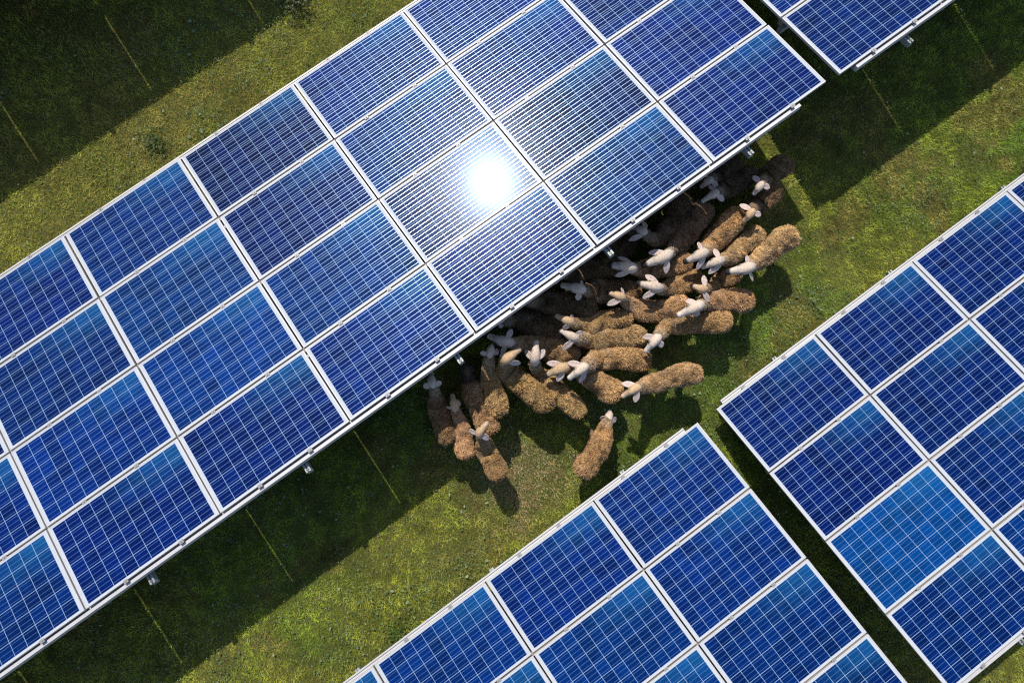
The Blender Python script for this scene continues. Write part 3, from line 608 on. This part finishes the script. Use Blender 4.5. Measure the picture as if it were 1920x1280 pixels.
    ra = np.interp(tf, FT, FA) * w; rb = ra * np.interp(tf, [0, 2, 3, 4], [1.17, 1.15, 1.02, 1.05])
    th_ = np.linspace(0, 2 * np.pi, seg, endpoint=False); ct, st_ = np.cos(th_), np.sin(th_)
    # slightly boxy section, flat over the loin
    sq = 1 / (np.abs(ct) ** 2.6 + np.abs(st_) ** 2.6) ** (1 / 2.6)
    V = Cf[:, None] + Sf[:, None] * (ra[:, None] * (ct * sq)[None])[..., None] + Uf[:, None] * (rb[:, None] * (st_ * sq)[None])[..., None]
    N = Sf[:, None] * (ct[None] / np.maximum(ra, .02)[:, None])[..., None] + Uf[:, None] * (st_[None] / np.maximum(rb, .02)[:, None])[..., None]
    N /= np.linalg.norm(N, axis=2)[..., None] + 1e-9
    N[0] = -Tf[0]; V = V.reshape(-1, 3); N = N.reshape(-1, 3)
    s0 = Vector((idx * 3.1, idx * 1.7, 0)); disp = np.empty(len(V)); lum = np.empty(len(V))
    for i, p in enumerate(V):
        q = Vector(p)
        wq = q + mnoise.noise_vector(q * 14 + s0) * .02
        d1 = mnoise.voronoi(wq * 42 + s0)[0][0]; d2_ = mnoise.noise(q * 5.5 + s0)
        f = max(0., 1 - d1 * 1.15)
        disp[i] = .013 * f - .008 + .026 * d2_ + .013 * mnoise.noise(q * 17 + s0); lum[i] = f
    fade = np.repeat(1 - sstep(tf, 3.3, 3.85), seg); fade = .25 + .75 * fade
    V = V + N * (disp * fade)[:, None]
    idxs = np.arange(ns * seg).reshape(ns, seg); nx_ = np.roll(idxs, -1, 1)
    F = np.concatenate([np.stack([idxs[:-1], nx_[:-1], nx_[1:]], 2).reshape(-1), np.stack([idxs[:-1], nx_[1:], idxs[1:]], 2).reshape(-1)])
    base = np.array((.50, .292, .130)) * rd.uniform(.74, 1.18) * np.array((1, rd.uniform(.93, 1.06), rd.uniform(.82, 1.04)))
    dk = SHADE_TONE.get(key, 1.); base = base * dk + np.array((.05, .045, .04)) * (1 - dk) * .6  # sheep under the table shadow get that shade in their fleece colour
    rg = np.random.default_rng(idx)
    patch = 1 + np.array([.42 * mnoise.noise(Vector(p) * 5 + s0) + .42 * mnoise.noise(Vector(p) * 19 + s0) for p in V])                    # greasy and sun-bleached patches
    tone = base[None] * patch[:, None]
    nk = np.repeat(sstep(tf, 2.7, 3.6), seg)[:, None] * (.55 if face == 'cream' else .2)
    tone = tone * (1 - nk) + np.array((.52, .40, .28)) * nk
    if face == 'brown':
        bk = np.repeat(sstep(tf, 2.0, 3.0), seg)[:, None]; tone = tone * (1 - bk) + np.array((.10, .06, .04)) * bk
    cw = tone * (.10 + .55 * lum)[:, None]  # hollows between locks darkened, shade painted into the fleece
    # locks: short tapering tufts that lean down and back over the fleece, in clumps that part here and there
    area = np.repeat(ra + .01, seg); nl = 15000
    li = rg.choice(len(V), nl, p=area / area.sum())
    p = V[li] + rg.normal(0, .003, (nl, 3)); n_ = N[li]
    Tl = np.repeat(Tf, seg, 0)[li]
    flow = np.array([mnoise.noise_vector(Vector(q) * 9 + s0) for q in V[li]])
    g_ = np.array((0, 0, -.5)) - Tl * .55 + flow * 1.1 + rg.normal(0, .22, (nl, 3))
    g_ -= n_ * (g_ * n_).sum(1)[:, None]; g_ /= np.linalg.norm(g_, axis=1)[:, None] + 1e-9
    L = (rg.uniform(.018, .038, nl) * fade[li])[:, None]; W = rg.uniform(.0022, .0048, nl)[:, None]
    d1_ = n_ * .75 + g_ * .66; d2_ = n_ * .15 + g_
    sd_ = np.cross(n_, g_)
    bp, mp = p - n_ * .004, p + d1_ * L * .5; tp = mp + d2_ * L * .6
    LV = np.stack([bp - sd_ * W, bp + sd_ * W, mp - sd_ * W * .9, mp + sd_ * W * .9, tp], 1).reshape(-1, 3)
    o5 = len(V) + 5 * np.arange(nl)[:, None]
    LF = (o5[:, :, None] + np.array([[0, 1, 3], [0, 3, 2], [2, 3, 4]])[None]).reshape(-1)
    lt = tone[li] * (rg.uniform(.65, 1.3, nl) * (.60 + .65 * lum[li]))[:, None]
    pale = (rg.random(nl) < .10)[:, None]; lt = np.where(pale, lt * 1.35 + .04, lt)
    LC = np.stack([lt * .25, lt * .25, lt * .9, lt * .9, lt * 1.35], 1).reshape(-1, 3)  # shaded roots and highlighted tips painted into each lock
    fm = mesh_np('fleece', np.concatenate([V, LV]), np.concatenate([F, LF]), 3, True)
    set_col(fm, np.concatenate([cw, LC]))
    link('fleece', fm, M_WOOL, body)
    return body
SHADE_TONE = {'S9': .28, 'S10': .42, 'S30': .24, 'S31': .26, 'S32': .38, 'S35': .4, 'S36': .28, 'S29': .38, 'S34': .6, 'S24': .52, 'S28': .5, 'S1': .52, 'S3': .8, 'S4': .85, 'S8': .8, 'S23': .8, 'S22': .95, 'S26': .95}  # fleece factors that paint extra shade on sheep near the panel edge
LABEL = {
 'S1': 'leftmost sheep, mostly in shade with a sunlit round rump',
 'S2': 'slim sheep second from the left, pale head pointing up at the panel edge',
 'S3': 'dark-headed sheep grazing under the panel edge, two sunlit ridges on its back',
 'S4': 'sheep with bluish shaded head and streaked shoulder, beside the biggest tan-headed one',
 'S6': 'biggest tan-headed sheep of the flock, plump sunlit body and head turned aside',
 'S7': 'sheep whose upright pale face points straight up, rump sunlit',
 'S8': 'sheep with bluish head by the panel edge, only its brown rump sunlit',
 'S9': 'dark shaded sheep at the panel edge with a single ear sticking out',
 'S10': 'shaded grey sheep, head under the panel edge, small sunlit spot on its rump',
 'S11': 'sunlit sheep with tan forehead and half-shaded blue muzzle, above the long straight sheep',
 'S12': 'long straight sunlit sheep with speckled ears laid back, just above the cream-necked one',
 'S13': 'long sunlit sheep with cream neck, white head bent over the round rump below',
 'S14': 'sheep half hidden under the cream-necked one, tan head left and round rump right',
 'S15': 'sheep standing a little apart on shaded grass, ears spread, facing the flock',
 'S16': 'lone sheep facing away at the bottom, head in shadow, above the lower table',
 'S17': 'lowest sheep of the left group, tan head raised over its neighbour',
 'S18': 'curved brown sheep with a shadowed hollow in its side, white head hanging down',
 'S19': 'curved sheep mid-flock with tan forehead and pale muzzle, neck bent up',
 'S20': 'long sheep under the small black-nosed tan head, its large white face lowered',
 'S21': 'small tan head with black nose between two sheep, body almost hidden',
 'S22': 'sunlit white-faced sheep with ears spread wide, directly above the curved mid-flock sheep',
 'S23': 'sheep just below the second bracket, face half shaded and rump sunlit',
 'S24': 'large dark-backed sheep with sunlit neck, long white face and bright streak over its rump',
 'S25': 'outermost sunlit sheep of the slanting row, white face ending in a black nose',
 'S26': 'broad sunlit sheep with upright speckled ear, third in the slanting row',
 'S27': 'slender sunlit sheep next to the outermost black-nosed one, nose low',
 'S28': 'shaded sheep with only its small tan head and pink ears in the sun',
 'S29': "grey shaded sheep nearest the sunlit grass strip at the flock's top right",
 'S30': 'very dark shaded sheep with bluish head looking left, below the upper bracket',
 'S31': 'topmost dark sheep, half under the panel edge, head low',
 'S32': 'dark sheep with its neck curled round, head back under the panel edge',
 'S34': 'shaded sheep with pale blue head, bright streak on its back and sunlit rump',
 'S35': 'dark sheep by the panel edge behind the pale blue head, short bright streak',
 'S36': 'nearly black shaded sheep beside the second bracket, facing in under the panels',
}
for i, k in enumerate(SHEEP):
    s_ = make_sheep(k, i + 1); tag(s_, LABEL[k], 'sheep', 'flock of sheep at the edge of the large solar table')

# ------------------------------------------------------------------ small things in the pasture
plant(-8.0, -6.42, 130, .19, .10, (.05, .10, .015), (.11, .19, .03), 'dark green leafy weed at the upper edge of the bottom solar table')
plant(-4.37, .95, 320, .22, .22, (.03, .045, .012), (.07, .085, .02), 'tall weed, leaves coloured dark for a spiky shadow, on the sunlit strip at the top of the photo')  # leaf colours kept dark to stand in for a spiky shadow
plant(-6.86, .45, 220, .16, .12, (.04, .07, .015), (.09, .12, .03), 'low dark weed tuft on the olive strip beside the large table')
plant(-1.75, -6.75, 260, .2, .12, (.03, .085, .012), (.08, .17, .03), 'green leafy weed at the corner of the right-hand table')
def flower():
    x, y = -7.67, -6.49; root = empty('flower', (x, y, gz(x, y))); tag(root, 'single tiny yellow flower in the grass beside the bottom table', 'flower')
    bm = bmesh.new()
    for i in range(7):
        a = i * 2 * math.pi / 7; v = [bm.verts.new(p) for p in ((0, 0, .07), (math.cos(a - .35) * .012, math.sin(a - .35) * .012, .074), (math.cos(a) * .018, math.sin(a) * .018, .075), (math.cos(a + .35) * .012, math.sin(a + .35) * .012, .074))]; bm.faces.new(v)
    me = from_bm('petals', bm); set_col(me, np.tile((.75, .42, .01), (len(me.vertices), 1))); link('petals', me, M_WEED, root)
    bm = bmesh.new(); box(bm, -.0015, .0015, -.0015, .0015, 0, .069); me = from_bm('stem', bm); set_col(me, np.tile((.07, .12, .02), (len(me.vertices), 1))); link('stem', me, M_WEED, root)
flower()
def stalk(pts, label):
    bm = bmesh.new(); x, y = pts[0]; z = gz(x, y)
    tube_mesh(bm, [(a - x, b - y, .02 + .05 * math.sin(i * 1.1)) for i, (a, b) in enumerate(pts)], [.004] * len(pts), 5)
    me = from_bm('dry_stalk', bm); set_col(me, np.tile((.30, .30, .16), (len(me.vertices), 1)))
    o = link('dry_stalk', me, M_WEED); o.location = (x, y, z); tag(o, label, 'stalk')
stalk([(-2.95, -9.42), (-2.88, -9.5), (-2.84, -9.58), (-2.82, -9.66)], 'thin pale dry stalk lying in the dark gap between the two lower tables')
stalk([(-.36, -4.76), (-.22, -4.73), (-.08, -4.76)], 'thin pale stalk lying in the shade beside the sunlit strip near the flock')
